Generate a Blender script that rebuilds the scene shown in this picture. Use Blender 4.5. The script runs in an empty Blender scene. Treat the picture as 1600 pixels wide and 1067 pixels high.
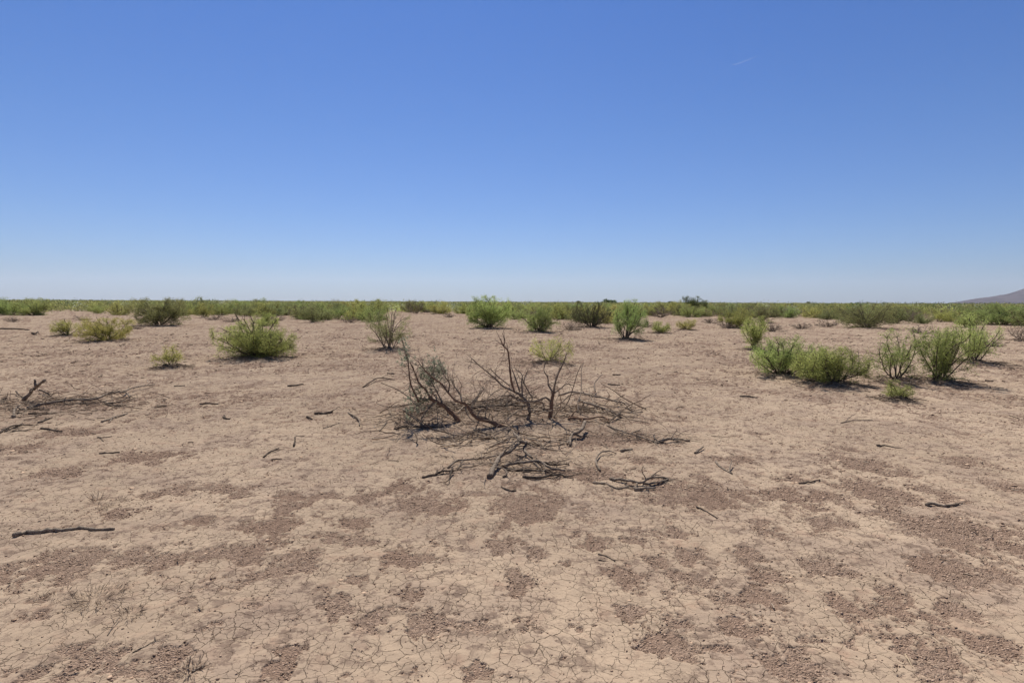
import bpy, math, random
import numpy as np
from mathutils import Vector, Matrix

S = bpy.context.scene
R = math.radians
# ------------------------------------------------------------------ camera
CAM_H, FOC = 1.6, 889.0                       # eye height; focal length in pixels of the 1600 px frame
cam_d = bpy.data.cameras.new('camera'); cam = bpy.data.objects.new('camera', cam_d)
S.collection.objects.link(cam); S.camera = cam
cam_d.sensor_width = 36.0; cam_d.lens = 36.0 * FOC / 1600.0
cam_d.clip_start = 0.05; cam_d.clip_end = 60000
ROT = Matrix.Rotation(R(90 - 3.93), 3, 'X') @ Matrix.Rotation(R(0.23), 3, 'Z')
cam.matrix_world = Matrix.Translation((0, 0, CAM_H)) @ ROT.to_4x4()
# ------------------------------------------------------------------ sky and sun
SUN_EL, SUN_AZ = R(59), R(-14)                # azimuth from +Y, negative = left of the view
w = bpy.data.worlds.new('World'); S.world = w; w.use_nodes = True
wn, wl = w.node_tree.nodes, w.node_tree.links
sky = wn.new('ShaderNodeTexSky'); sky.sky_type = 'NISHITA'; sky.sun_disc = False
sky.sun_elevation = SUN_EL; sky.sun_rotation = SUN_AZ
sky.altitude = 0; sky.air_density = 1.0; sky.dust_density = 0.3; sky.ozone_density = 2.5
tc = wn.new('ShaderNodeTexCoord'); sx = wn.new('ShaderNodeSeparateXYZ'); wl.new(tc.outputs['Generated'], sx.inputs[0])
rp = wn.new('ShaderNodeValToRGB'); wl.new(sx.outputs[2], rp.inputs[0])     # tint by elevation: cooler horizon; zenith above view dimmed to weaken fill light
for i, (p, c) in enumerate(((0, (.288, .374, .56)), (.08, (.292, .398, .605)), (.27, (.24, .385, .62)), (.46, (.185, .356, .64)), (.80, (.15, .165, .20)))):
    e = rp.color_ramp.elements[i] if i < 2 else rp.color_ramp.elements.new(p)
    e.position = p; e.color = (*c, 1)
mx = wn.new('ShaderNodeMix'); mx.data_type = 'RGBA'; mx.blend_type = 'MULTIPLY'; mx.inputs['Factor'].default_value = 1.0
wl.new(sky.outputs[0], mx.inputs['A']); wl.new(rp.outputs[0], mx.inputs['B']); wl.new(mx.outputs['Result'], wn['Background'].inputs[0])
wn['Background'].inputs[1].default_value = 0.107
sun_d = bpy.data.lights.new('sun', 'SUN'); sun = bpy.data.objects.new('sun', sun_d)
S.collection.objects.link(sun)
sun_d.energy = 5.0; sun_d.angle = R(0.53); sun_d.color = (1.0, 0.95, 0.88)
SUN_DIR = Vector((math.sin(SUN_AZ) * math.cos(SUN_EL), math.cos(SUN_AZ) * math.cos(SUN_EL), math.sin(SUN_EL)))
sun.rotation_euler = SUN_DIR.to_track_quat('Z', 'Y').to_euler()
S.view_settings.view_transform = 'Standard'; S.view_settings.look = 'None'
S.view_settings.exposure = 0.55; S.view_settings.gamma = 1.0
S.cycles.use_denoising = True; S.cycles.max_bounces = 6; S.cycles.diffuse_bounces = 3; S.cycles.transmission_bounces = 4; S.cycles.transparent_max_bounces = 8

# ------------------------------------------------------------------ noise
def _h(ix, iy, s):
    h = (ix.astype(np.int64) * 374761393 + iy.astype(np.int64) * 668265263 + s * 974634541) & 0xffffffff
    h = ((h ^ (h >> 13)) * 1274126177) & 0xffffffff
    return ((h ^ (h >> 16)) & 0xffff) / 65535.0
def pnoise(x, y, s):
    xi, yi = np.floor(x), np.floor(y); fx, fy = x - xi, y - yi
    u, v = fx * fx * fx * (fx * (fx * 6 - 15) + 10), fy * fy * fy * (fy * (fy * 6 - 15) + 10)
    def g(dx, dy):
        a = _h(xi + dx, yi + dy, s) * 2 * math.pi
        return np.cos(a) * (fx - dx) + np.sin(a) * (fy - dy)
    a = g(0, 0) * (1 - u) + g(1, 0) * u; b = g(0, 1) * (1 - u) + g(1, 1) * u
    return (a * (1 - v) + b * v) * 1.41
def fbm(x, y, s, octs=4, gain=.5):
    t = np.zeros_like(x); a = 1.0; n = 0
    for k in range(octs):
        t += a * pnoise(x * 2 ** k + 17.3 * k, y * 2 ** k - 9.1 * k, s + k); n += a; a *= gain
    return t / n
def sstep(a, b, x):
    t = np.clip((x - a) / (b - a), 0, 1); return t * t * (3 - 2 * t)

# ------------------------------------------------------------------ pixel -> place (the photo is 1600 x 1067)
def ray(px, py):
    return ROT @ Vector(((px - 800) / FOC, -(py - 533.5) / FOC, -1.0))
def flat(px, py, z=0.0):
    d = ray(px, py); t = (z - CAM_H) / d.z
    return Vector((d.x * t, d.y * t, z))

# bare-soil patches where the crust has crumbled: x, y, rx, ry in photo pixels -> ellipses on the ground
PATCH = """215 715 60 9;96 738 40 7;116 676 60 6;256 768 34 8;184 804 26 8;308 816 22 9;352 764 40 8;360 780 18 8;452 796 24 11;
420 824 40 13;384 864 50 16;420 900 36 14;476 876 45 18;90 880 75 24;240 876 60 18;120 1044 70 22;256 1040 60 24;112 1016 30 10;336 978 20 9;436 1048 34 16;
450 780 30 10;509 774 30 9;575 774 40 12;675 787 70 20;822 790 70 25;562 815 30 10;534 840 45 14;784 849 28 14;631 871 55 14;809 909 30 20;
525 955 25 25;569 974 25 15;669 968 35 22;744 980 15 9;809 974 18 9;447 1021 30 14;740 1052 20 20;1056 830 22 10;1028 874 20 12;1081 865 28 12;1059 893 22 8;
1097 905 20 8;978 905 32 20;975 958 38 18;1034 1002 55 28;1144 940 26 14;1162 980 40 18;1197 930 32 20;1219 902 35 18;1169 862 25 11;1200 830 30 12;1275 880 40 12;
1237 1046 60 28;903 980 12 14;931 846 30 12;831 862 22 10;993 843 24 8;1269 996 34 10;1081 774 110 22;1237 775 60 16;1344 724 55 14;1372 768 45 24;1420 816 50 22;
1500 832 90 30;1476 888 50 20;1472 772 25 10;1292 816 50 12;1288 776 40 12;1284 884 42 14;1324 948 45 30;1420 952 40 28;1376 988 30 15;1556 1004 36 16;1460 1032 60 35;
1496 956 25 14;1150 716 40 8;1240 745 22 7;1320 700 30 5;1520 720 40 8;40 700 40 6;620 760 40 8;930 740 60 10;700 640 60 9;950 690 60 10;1000 720 40 8;
560 905 20 8;640 930 20 7;880 880 16 6;1330 1000 16 10;60 960 24 8;1560 900 30 10;1580 760 26 8;1120 1010 14 8"""
EL = []
for row in PATCH.replace('\n', '').split(';'):
    px, py, rx, ry = map(float, row.split())
    c = flat(px, py); e = flat(px + rx, py); a, b = flat(px, py - ry), flat(px, py + ry)
    EL.append((c.x, c.y, (e - c).length * .95, (a - b).length / 2 * .95, 1.0))
MOUND = []                                    # x, y, radius, height: litter mounds round the dead brush and the shrubs
def mound(px, py, rad, h):
    c = flat(px, py); MOUND.append((c.x, c.y, rad, h))
mound(800, 655, 1.05, .13); mound(935, 662, .8, .05); mound(700, 652, .8, .07); mound(60, 640, .9, .04); mound(815, 715, .5, .02)

def litter_field(x, y):
    t = np.zeros_like(x)
    for (cx, cy, r, h) in MOUND:
        t = np.maximum(t, np.exp(-((x - cx) ** 2 + (y - cy) ** 2) / (r * r) * 0.9))
    return t
def patch_field(x, y):
    d = np.hypot(x, y)
    g = np.zeros_like(x)
    near = d < 14
    xx, yy = x[near], y[near]; gg = np.zeros_like(xx)
    wx = .07 * fbm(xx * 5, yy * 5, 31, 3); wy = .07 * fbm(xx * 5, yy * 5, 41, 3)
    for (cx, cy, rx, ry, a) in EL:
        gg = np.maximum(gg, a * np.exp(-(((xx + wx - cx) / rx) ** 2 + ((yy + wy - cy) / ry) ** 2) * .8))
    g[near] = gg
    n = .50 * fbm(x * 1.5, y * 1.1, 3, 4, .65) + .88 * fbm(x * 6.5, y * 5.0, 9, 4, .65) + .50 * fbm(x * 23, y * 21, 19, 3, .65)
    far = sstep(5, 13, d)
    n = n + .55 * far * fbm(x * .55, y * .38, 27, 3, .6)
    v = g * .74 + n - .36 + .285 * far + .20 * litter_field(x, y)
    return sstep(-.10, .18, v)
def ground_h(x, y, fine=True):
    x = np.asarray(x, float); y = np.asarray(y, float); d = np.hypot(x, y)
    z = .03 * fbm(x * .35, y * .35, 51, 3) * sstep(1, 4, d) * (1 - sstep(60, 200, d))
    z += .010 * fbm(x * 2.2, y * 2.2, 61, 3) * (1 - sstep(30, 80, d))
    for (cx, cy, r, h) in MOUND:
        z += h * np.exp(-((x - cx) ** 2 + (y - cy) ** 2) / (r * r) * 1.6)
    return z
def gz(x, y):
    return float(ground_h(np.array([x]), np.array([y]))[0])
def P(px, py, h=0.0):
    """point seen at a pixel, h metres above the ground"""
    z = h
    for _ in range(6):
        p = flat(px, py, z); z = gz(p.x, p.y) + h
    return flat(px, py, z)
def Q(px, py, Y):
    """point seen at a pixel at depth Y"""
    d = ray(px, py); t = Y / d.y
    return Vector((d.x * t, Y, CAM_H + d.z * t))

# ------------------------------------------------------------------ materials
def mat(name):
    m = bpy.data.materials.new(name); m.use_nodes = True
    n = m.node_tree.nodes; n.clear(); o = n.new('ShaderNodeOutputMaterial')
    return m, n, m.node_tree.links, o
def nmath(n, l, op, a, b=None, c=None):
    q = n.new('ShaderNodeMath'); q.operation = op
    for i, v in enumerate((a, b, c)):
        if v is None: continue
        if isinstance(v, (int, float)): q.inputs[i].default_value = v
        else: l.new(v, q.inputs[i])
    return q.outputs[0]
def nmix(n, l, f, a, b):
    q = n.new('ShaderNodeMix'); q.data_type = 'RGBA'
    for s, v in ((q.inputs['Factor'], f), (q.inputs['A'], a), (q.inputs['B'], b)):
        if isinstance(v, (int, float)): s.default_value = v
        elif isinstance(v, tuple): s.default_value = (*v, 1)
        else: l.new(v, s)
    return q.outputs['Result']
def nrange(n, l, v, a, b, c=0.0, d=1.0, smooth=True):
    q = n.new('ShaderNodeMapRange'); q.interpolation_type = 'SMOOTHSTEP' if smooth else 'LINEAR'
    l.new(v, q.inputs[0])
    for i, k in enumerate((a, b, c, d)): q.inputs[i + 1].default_value = k
    return q.outputs[0]
def nnoise(n, l, vec, scale, detail=4, rough=.55, col=False):
    q = n.new('ShaderNodeTexNoise'); q.inputs['Scale'].default_value = scale
    q.inputs['Detail'].default_value = detail; q.inputs['Roughness'].default_value = rough
    l.new(vec, q.inputs['Vector']); return q.outputs['Color' if col else 'Fac']
def nvor(n, l, vec, scale, feat, out):
    q = n.new('ShaderNodeTexVoronoi'); q.voronoi_dimensions = '2D'; q.feature = feat
    q.inputs['Scale'].default_value = scale; l.new(vec, q.inputs['Vector']); return q.outputs[out]
def distort(n, l, vec, scale, amt):
    c = nnoise(n, l, vec, scale, 3, .55, True)
    a = n.new('ShaderNodeVectorMath'); a.operation = 'MULTIPLY_ADD'
    l.new(c, a.inputs[0]); a.inputs[1].default_value = (amt, amt, 0); l.new(vec, a.inputs[2]); return a.outputs[0]

def ground_material():
    m, n, l, o = mat('cracked_soil')
    pos = n.new('ShaderNodeNewGeometry').outputs['Position']
    at = n.new('ShaderNodeAttribute'); at.attribute_name = 'patch'; patch = at.outputs['Fac']
    al = n.new('ShaderNodeAttribute'); al.attribute_name = 'litter'; litter = al.outputs['Fac']
    v1 = distort(n, l, distort(n, l, pos, 5, .10), 28, .035); v2 = distort(n, l, distort(n, l, pos, 11, .07), 45, .02)
    e1 = nvor(n, l, v1, 11.0, 'DISTANCE_TO_EDGE', 'Distance')
    e2 = nvor(n, l, v2, 19.0, 'DISTANCE_TO_EDGE', 'Distance')
    k1 = nnoise(n, l, pos, 3.1, 3); k2 = nnoise(n, l, pos, 4.7, 4, .6)
    w1 = nrange(n, l, k1, .34, .68, .004, .030); w2 = nrange(n, l, k2, .42, .66, .001, .036)
    c1 = nmath(n, l, 'SUBTRACT', 1.0, nmath(n, l, 'MINIMUM', nmath(n, l, 'DIVIDE', e1, w1), 1.0))
    c2 = nmath(n, l, 'SUBTRACT', 1.0, nmath(n, l, 'MINIMUM', nmath(n, l, 'DIVIDE', e2, w2), 1.0))
    inv = nmath(n, l, 'SUBTRACT', 1.0, patch)
    crack = nmath(n, l, 'MULTIPLY', nmath(n, l, 'MAXIMUM', c1, nmath(n, l, 'MULTIPLY', c2, .95)), inv)
    # crust colour
    big = nnoise(n, l, pos, .55, 4); mid = nnoise(n, l, pos, 5.0, 6, .65); fin = nnoise(n, l, pos, 70, 3, .6)
    crust = nmix(n, l, nrange(n, l, big, .35, .65), (.412, .315, .226), (.485, .373, .268))
    crust = nmix(n, l, nrange(n, l, mid, .52, .72), crust, (.40, .28, .20))
    crust = nmix(n, l, nmath(n, l, 'MULTIPLY', nrange(n, l, fin, .45, .75), .35), crust, (.345, .25, .188))
    stain = nnoise(n, l, pos, 1.3, 5, .6)
    crust = nmix(n, l, nrange(n, l, stain, .46, .64, 0, .55), crust, (.34, .253, .195))
    fleck_shade = nrange(n, l, nnoise(n, l, pos, 8, 9, .78), .50, .57)  # brown crumb flecks, also painted in place of shadows from small relief
    crust = nmix(n, l, nmath(n, l, 'MULTIPLY', fleck_shade, nrange(n, l, stain, .36, .58, .22, 1.0)), crust, (.235, .17, .128))
    # loose crumbs
    cc = n.new('ShaderNodeTexVoronoi'); cc.voronoi_dimensions = '2D'; cc.inputs['Scale'].default_value = 105; l.new(v2, cc.inputs['Vector'])
    sep = n.new('ShaderNodeSeparateColor'); l.new(cc.outputs['Color'], sep.inputs[0])
    crumb = nmix(n, l, sep.outputs[0], (.215, .151, .114), (.385, .28, .21))
    crumb = nmix(n, l, nrange(n, l, nnoise(n, l, pos, 1.6, 3), .42, .62), crumb, (.275, .19, .141))
    col = nmix(n, l, patch, crust, crumb)
    col = nmix(n, l, nmath(n, l, 'MULTIPLY', litter, nrange(n, l, nnoise(n, l, pos, 38, 5, .7), .38, .62, .05, .55)), col, (.19, .138, .105))
    col = nmix(n, l, nmath(n, l, 'MULTIPLY', crack, .8), col, (.10, .065, .045))
    d = n.new('ShaderNodeBsdfDiffuse'); d.inputs['Roughness'].default_value = .6; l.new(col, d.inputs['Color'])
    hgt = nmath(n, l, 'MULTIPLY', crack, -.006)
    hgt = nmath(n, l, 'MULTIPLY_ADD', mid, .007, hgt)
    hgt = nmath(n, l, 'MULTIPLY_ADD', fin, .0022, hgt)
    hc = nmath(n, l, 'MULTIPLY', nmath(n, l, 'SUBTRACT', .8, cc.outputs['Distance']), patch)
    hgt = nmath(n, l, 'MULTIPLY_ADD', hc, .009, hgt)
    b = n.new('ShaderNodeBump'); b.inputs['Strength'].default_value = 1.0; b.inputs['Distance'].default_value = 1.0
    l.new(hgt, b.inputs['Height']); l.new(b.outputs[0], d.inputs['Normal']); l.new(d.outputs[0], o.inputs[0])
    return m
def soil_material(name, a, b):
    m, n, l, o = mat(name); g = n.new('ShaderNodeNewGeometry')
    col = nmix(n, l, g.outputs['Random Per Island'], a, b)
    d = n.new('ShaderNodeBsdfDiffuse'); l.new(col, d.inputs['Color']); l.new(d.outputs[0], o.inputs[0]); return m
def bark_material(name, a, b, c):
    m, n, l, o = mat(name); pos = n.new('ShaderNodeNewGeometry').outputs['Position']
    f = nnoise(n, l, pos, 26, 5, .65); f2 = nnoise(n, l, pos, 110, 4, .7)
    col = nmix(n, l, nrange(n, l, f, .38, .62), a, b); col = nmix(n, l, nrange(n, l, f2, .52, .68), col, c)
    d = n.new('ShaderNodeBsdfDiffuse'); l.new(col, d.inputs['Color'])
    bp = n.new('ShaderNodeBump'); bp.inputs['Strength'].default_value = .8; bp.inputs['Distance'].default_value = .006
    l.new(f2, bp.inputs['Height']); l.new(bp.outputs[0], d.inputs['Normal']); l.new(d.outputs[0], o.inputs[0]); return m
def leaf_material(name, a, b, c):
    m, n, l, o = mat(name); g = n.new('ShaderNodeNewGeometry'); oi = n.new('ShaderNodeObjectInfo')
    col = nmix(n, l, g.outputs['Random Per Island'], a, b)
    cl = nnoise(n, l, g.outputs['Position'], 3.2, 2)
    col = nmix(n, l, nrange(n, l, cl, .45, .7), col, c)
    big = nrange(n, l, nnoise(n, l, g.outputs['Position'], .33, 3), .38, .62, .72, 1.08)
    h = n.new('ShaderNodeHueSaturation'); l.new(col, h.inputs['Color'])
    l.new(nmath(n, l, 'MULTIPLY_ADD', oi.outputs['Random'], .05, .475), h.inputs['Hue'])
    l.new(nmath(n, l, 'MULTIPLY', big, nmath(n, l, 'MULTIPLY_ADD', oi.outputs['Random'], .28, 1.20)), h.inputs['Value'])
    d = n.new('ShaderNodeBsdfDiffuse'); t = n.new('ShaderNodeBsdfTranslucent'); mx = n.new('ShaderNodeMixShader')
    mx.inputs[0].default_value = .5
    l.new(h.outputs[0], d.inputs['Color']); l.new(h.outputs[0], t.inputs['Color'])
    l.new(d.outputs[0], mx.inputs[1]); l.new(t.outputs[0], mx.inputs[2]); l.new(mx.outputs[0], o.inputs[0]); return m
M = dict(
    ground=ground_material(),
    clod=soil_material('soil_clod', (.19, .132, .098), (.42, .306, .23)),
    crustlet=soil_material('crust_flake', (.34, .235, .165), (.46, .335, .24)),
    litter=soil_material('dry_litter', (.10, .075, .058), (.32, .255, .195)),
    straw=soil_material('dry_straw', (.30, .23, .15), (.46, .37, .25)),
    bark=bark_material('brown_bark', (.20, .125, .085), (.125, .082, .06), (.26, .20, .155)),
    dead=bark_material('weathered_wood', (.215, .175, .14), (.11, .087, .07), (.33, .28, .23)),
    dark=bark_material('dark_stem', (.10, .08, .065), (.06, .048, .04), (.18, .15, .125)),
    green=leaf_material('green_leaf', (.17, .205, .07), (.295, .315, .115), (.235, .26, .09)),
    bright=leaf_material('yellow_green_leaf', (.22, .235, .07), (.36, .355, .12), (.29, .295, .10)),
    yellow=leaf_material('yellowing_leaf', (.27, .28, .075), (.41, .385, .125), (.26, .285, .075)),
    lime=leaf_material('fresh_leaf', (.20, .265, .08), (.365, .41, .145), (.285, .34, .11)),
    olive=leaf_material('olive_leaf', (.135, .15, .06), (.225, .23, .10), (.185, .19, .08)),
    deep=leaf_material('dark_green_leaf', (.055, .08, .028), (.10, .125, .045), (.075, .10, .036)),
    grey=leaf_material('grey_green_leaf', (.20, .225, .155), (.33, .35, .25), (.25, .27, .19)),
)

# ------------------------------------------------------------------ mesh building
class MB:
    def __init__(self): self.v = []; self.f = []; self.n = 0
    def add(self, v, f):
        self.v.append(np.asarray(v, np.float32)); self.f.append(np.asarray(f, np.int32) + self.n); self.n += len(v)
    def tube(self, pts, r, sides=5, cap=True):
        pts = np.asarray(pts, float); k = len(pts)
        r = np.broadcast_to(np.asarray(r, float), (k,)).copy()
        t = np.gradient(pts, axis=0); t /= np.linalg.norm(t, axis=1)[:, None] + 1e-9
        up = np.array([0, 0, 1.0]) if abs(t[0][2]) < .9 else np.array([1.0, 0, 0])
        a = np.cross(t, up); a /= np.linalg.norm(a, axis=1)[:, None] + 1e-9
        b = np.cross(t, a)
        an = np.arange(sides) * 2 * math.pi / sides
        v = pts[:, None, :] + r[:, None, None] * (np.cos(an)[None, :, None] * a[:, None, :] + np.sin(an)[None, :, None] * b[:, None, :])
        v = v.reshape(-1, 3)
        i = np.arange(k - 1)[:, None] * sides; j = np.arange(sides)[None, :]; j2 = (j + 1) % sides
        f = np.stack([i + j, i + j2, i + sides + j2, i + sides + j], -1).reshape(-1, 4)
        if cap and sides >= 4:
            v = np.vstack([v, pts[0], pts[-1]]); c0, c1 = k * sides, k * sides + 1
            q = [[c0, (x + 1) % sides, x, x] for x in range(sides)]
            q2 = [[c1, (k - 1) * sides + x, (k - 1) * sides + (x + 1) % sides, (k - 1) * sides + (x + 1) % sides] for x in range(sides)]
            f = np.vstack([f, q, q2])
        self.add(v, f)
    def leaves(self, p, ax, L, W, rng):
        n = len(p)
        if n == 0: return
        ax = ax / (np.linalg.norm(ax, axis=1)[:, None] + 1e-9)
        rnd = rng.normal(size=(n, 3)); s = np.cross(ax, rnd); s /= np.linalg.norm(s, axis=1)[:, None] + 1e-9
        L = np.asarray(L)[:, None]; W = np.asarray(W)[:, None]
        v = np.stack([p, p + ax * L * .5 + s * W * .5, p + ax * L, p + ax * L * .5 - s * W * .5], 1).reshape(-1, 3)
        self.add(v, np.arange(n * 4).reshape(-1, 4))
    def build(self, name, m, parent=None, smooth=False):
        v = np.vstack(self.v); f = np.vstack(self.f)
        tri = f[:, 2] == f[:, 3]
        cnt = np.where(tri, 3, 4); loops = f.reshape(-1)
        keep = np.ones((len(f), 4), bool); keep[tri, 3] = False
        loops = loops[keep.reshape(-1)]
        me = bpy.data.meshes.new(name); me.vertices.add(len(v)); me.vertices.foreach_set('co', v.reshape(-1))
        me.loops.add(len(loops)); me.loops.foreach_set('vertex_index', loops)
        me.polygons.add(len(f)); st = np.concatenate([[0], np.cumsum(cnt)[:-1]]).astype(np.int32)
        me.polygons.foreach_set('loop_start', st)
        me.update(calc_edges=True); me.validate()
        if smooth: me.polygons.foreach_set('use_smooth', np.ones(len(me.polygons), bool))
        me.materials.append(m)
        o = bpy.data.objects.new(name, me); S.collection.objects.link(o)
        if parent: o.parent = parent
        return o
def empty(name, loc=(0, 0, 0)):
    o = bpy.data.objects.new(name, None); S.collection.objects.link(o); o.location = loc; o.empty_display_size = .2; return o
def tag(o, label=None, cat=None, group=None, kind=None):
    if label: o['label'] = label
    if cat: o['category'] = cat
    if group: o['group'] = group
    if kind: o['kind'] = kind
    return o
def smooth_line(pts, rad, per=4, jit=0.0, rng=None):
    pts = np.asarray(pts, float); rad = np.asarray(rad, float); k = len(pts)
    q = np.vstack([2 * pts[0] - pts[1], pts, 2 * pts[-1] - pts[-2]]); out = []; rr = []
    for i in range(k - 1):
        p0, p1, p2, p3 = q[i:i + 4]
        for t in np.arange(per) / per:
            out.append(.5 * (2 * p1 + (p2 - p0) * t + (2 * p0 - 5 * p1 + 4 * p2 - p3) * t * t + (3 * p1 - p0 - 3 * p2 + p3) * t ** 3))
            rr.append(rad[i] * (1 - t) + rad[i + 1] * t)
    out.append(pts[-1]); rr.append(rad[-1]); out = np.array(out); rr = np.array(rr)
    if jit and rng is not None:
        out[1:-1] += rng.normal(size=(len(out) - 2, 3)) * jit * rr[1:-1, None]
        rr *= rng.uniform(.82, 1.18, len(rr))
    return out, rr

# ------------------------------------------------------------------ shrubs
def walk(rng, p, d, L, n, wig, up):
    pts = [np.array(p, float)]; d = np.array(d, float)
    for _ in range(n):
        d = d + rng.normal(size=3) * wig + np.array([0, 0, up]); d /= np.linalg.norm(d)
        pts.append(pts[-1] + d * L / n)
    return np.array(pts)
def at_u(pts, u):
    x = u * (len(pts) - 1); i = min(int(x), len(pts) - 2); t = x - i
    return pts[i] * (1 - t) + pts[i + 1] * t, pts[i + 1] - pts[i]
def shrub_lines(rng, nst, tilt, nb1, nb2, wig=.16, up=.05, base=.08, low=.12):
    L = []
    for s in range(nst):
        az = rng.uniform(0, 2 * math.pi) if nst < 4 else (s + rng.uniform(-.4, .4)) * 2 * math.pi * .618
        t = tilt * rng.uniform(.02, 1) ** .6
        d = np.array([math.sin(t) * math.cos(az), math.sin(t) * math.sin(az), math.cos(t)])
        ln = rng.uniform(.65, 1.1)
        p0 = np.array([d[0] * base, d[1] * base, 0]) + np.array([*rng.normal(size=2) * base * .5, -.02])
        a = walk(rng, p0, d, ln, 6, wig, up); L.append((a, 0, 1.0))
        for b in range(nb1):
            u = rng.uniform(low, .97); p, tg = at_u(a, u); tg = tg / np.linalg.norm(tg)
            d1 = tg + rng.normal(size=3) * .55; d1 /= np.linalg.norm(d1)
            l1 = ln * rng.uniform(.22, .48) * (1.15 - .55 * u)
            c = walk(rng, p, d1, l1, 4, wig * 1.1, up); L.append((c, 1, 1 - .6 * u))
            for e in range(nb2):
                u2 = rng.uniform(.15, 1); p2, t2 = at_u(c, u2); t2 = t2 / np.linalg.norm(t2)
                d2 = t2 + rng.normal(size=3) * .6; d2 /= np.linalg.norm(d2)
                L.append((walk(rng, p2, d2, l1 * rng.uniform(.3, .65), 3, wig, 0), 2, .3))
    return L
def make_shrub(root, seed, H, W, leaf='green', nst=12, tilt=1.0, nb1=9, nb2=4, per=3.0, leafL=.05, stem_r=.014, leafy=1.0,
               droop=.25, stem='dark', bare=0, bare_left=False, low=.08, up=.05, lean=(0, 0), aspect=1.0, wig=.16, thin=1.0, name_stem='stems', name_leaf='foliage'):
    rng = np.random.default_rng(seed)
    L = shrub_lines(rng, nst, tilt, nb1, nb2, wig=wig, up=up, low=low)
    allp = np.vstack([a for a, _, _ in L])
    rx = np.percentile(np.abs(allp[:, 0]), 97); ry = np.percentile(np.abs(allp[:, 1]), 97); hz = np.percentile(allp[:, 2], 99)
    sc = np.array([W / 2 / rx, W / 2 / ry * aspect, H / hz])
    def tf(a):
        a = a * sc; q = np.hypot(a[:, 0], a[:, 1] / aspect) / (W / 2); a[:, :2] /= np.maximum(1, q / 1.04)[:, None] ** .85
        a[:, 2] /= np.maximum(1, a[:, 2] / H) ** .7; a[:, 0] += lean[0] * a[:, 2]; a[:, 1] += lean[1] * a[:, 2]
        a[1:, 2] = np.maximum(a[1:, 2], .015); return a
    st = MB(); lf = MB(); P_, A_ = [], []
    for a, lev, k in L:
        a = tf(a.copy())
        r0 = stem_r * (1, .5, .26)[lev] * (k if lev == 1 else 1); r0 = max(r0, .0022 * thin); r1 = max(r0 * .35, .0014 * thin)
        if lev == 2 and leafy > 0 and rng.random() < .35: pass
        else: st.tube(a, np.linspace(r0, r1, len(a)), (5, 4, 3)[lev], False)
        if lev >= 1 and leafy > 0:
            ln = np.linalg.norm(np.diff(a, axis=0), axis=1).sum()
            n = rng.poisson(max(ln / leafL * per * 4.2 * leafy * (1 if lev == 2 else .7), 0.01))
            for u in rng.uniform(.1 if lev == 2 else .3, 1.0, n):
                p, t = at_u(a, u); P_.append(p); A_.append(t / (np.linalg.norm(t) + 1e-9))
    for b in range(bare):                      # bare dead stems standing clear of the leaves
        az = rng.uniform(.65, 1.35) * math.pi if bare_left else rng.uniform(0, 2 * math.pi); t = rng.uniform(.1, .55 if bare_left else .75)
        a = walk(rng, (0, 0, 0), (math.sin(t) * math.cos(az), math.sin(t) * math.sin(az), math.cos(t)), 1, 6, .16, 0)
        a = a * H * (rng.uniform(1.15, 1.5) if bare_left else rng.uniform(.95, 1.25)); a[1:, 2] = np.maximum(a[1:, 2], .02)
        st.tube(a, np.linspace(stem_r * 1.3, stem_r * .5, 7), 5, False)
        for c in range(4):
            p, tg = at_u(a, rng.uniform(.45, .95)); d = tg / np.linalg.norm(tg) + rng.normal(size=3) * .6
            st.tube(walk(rng, p, d / np.linalg.norm(d), H * rng.uniform(.12, .3), 3, .2, .05), np.linspace(stem_r * .45, stem_r * .2, 4), 4, False)
    st.build(name_stem, M[stem], root)
    if P_:
        P_ = np.array(P_); A_ = np.array(A_); n = len(P_)
        ax = A_ * .8 + rng.normal(size=(n, 3)) * .55 + np.array([0, 0, -droop])
        P_ = P_ + rng.normal(size=(n, 3)) * leafL * .6; P_[:, 2] = np.maximum(P_[:, 2], .03)
        lf.leaves(P_, ax, rng.uniform(.6, 1.25, n) * leafL * .8, rng.uniform(.75, 1.25, n) * leafL * .20, rng)
        lf.build(name_leaf, M[leaf], root)
    return root
SHRUBS = []   # (x, y) of shrubs with a place of their own
def shrub_at(px, py, top, wpx, label, seed, cat='shrub', name='desert_shrub', group='shrubs on the bare plain', mnd=.035, **k):
    c = flat(px, py); D = c.y; sc = D / FOC
    H = (py - top) * sc * 1.0; W = wpx * sc
    mound_key = (c.x, c.y, W * .42, min(mnd, .05))
    MOUND.append((c.x, c.y, W * .5, .075)); SHRUBS.append((c.x, c.y, W / 2))
    PEND.append((name, label, cat, group, c, H, W, seed, k))
PEND = []
G2 = 'shrubs at the front of the scrub belt'
shrub_at(167, 533, 500, 78, 'low yellow-green shrub on the left plain, wider of the two side by side', 1, leaf='yellow', nst=15, tilt=1.25, per=2.6, bare=3, leafL=.06)
shrub_at(106, 525, 503, 46, 'small thin yellowish shrub with dry twigs on its right, far left', 2, leaf='yellow', nst=10, tilt=1.2, per=1.5, bare=2, leafL=.055)
shrub_at(268, 575, 545, 48, 'tiny sparse yellow shrub alone on bare ground, left of the dense dark-stemmed shrub', 3, leaf='yellow', nst=12, tilt=1.0, nb1=6, nb2=3, per=1.5, leafL=.045, stem_r=.007)
shrub_at(400, 560, 508, 112, 'dense green shrub with bare dark stems poking out of its left side', 4, leaf='lime', nst=42, tilt=1.05, wig=.10, nb1=9, nb2=4, per=1.7, bare=8, bare_left=True, leafL=.06, stem_r=.016)
shrub_at(248, 509, 469, 84, 'large vase-shaped olive shrub standing on the left before the scrub belt', 5, leaf='olive', nst=20, tilt=1.05, nb1=10, per=2.2, leafL=.10, stem_r=.025, low=.15)
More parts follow.
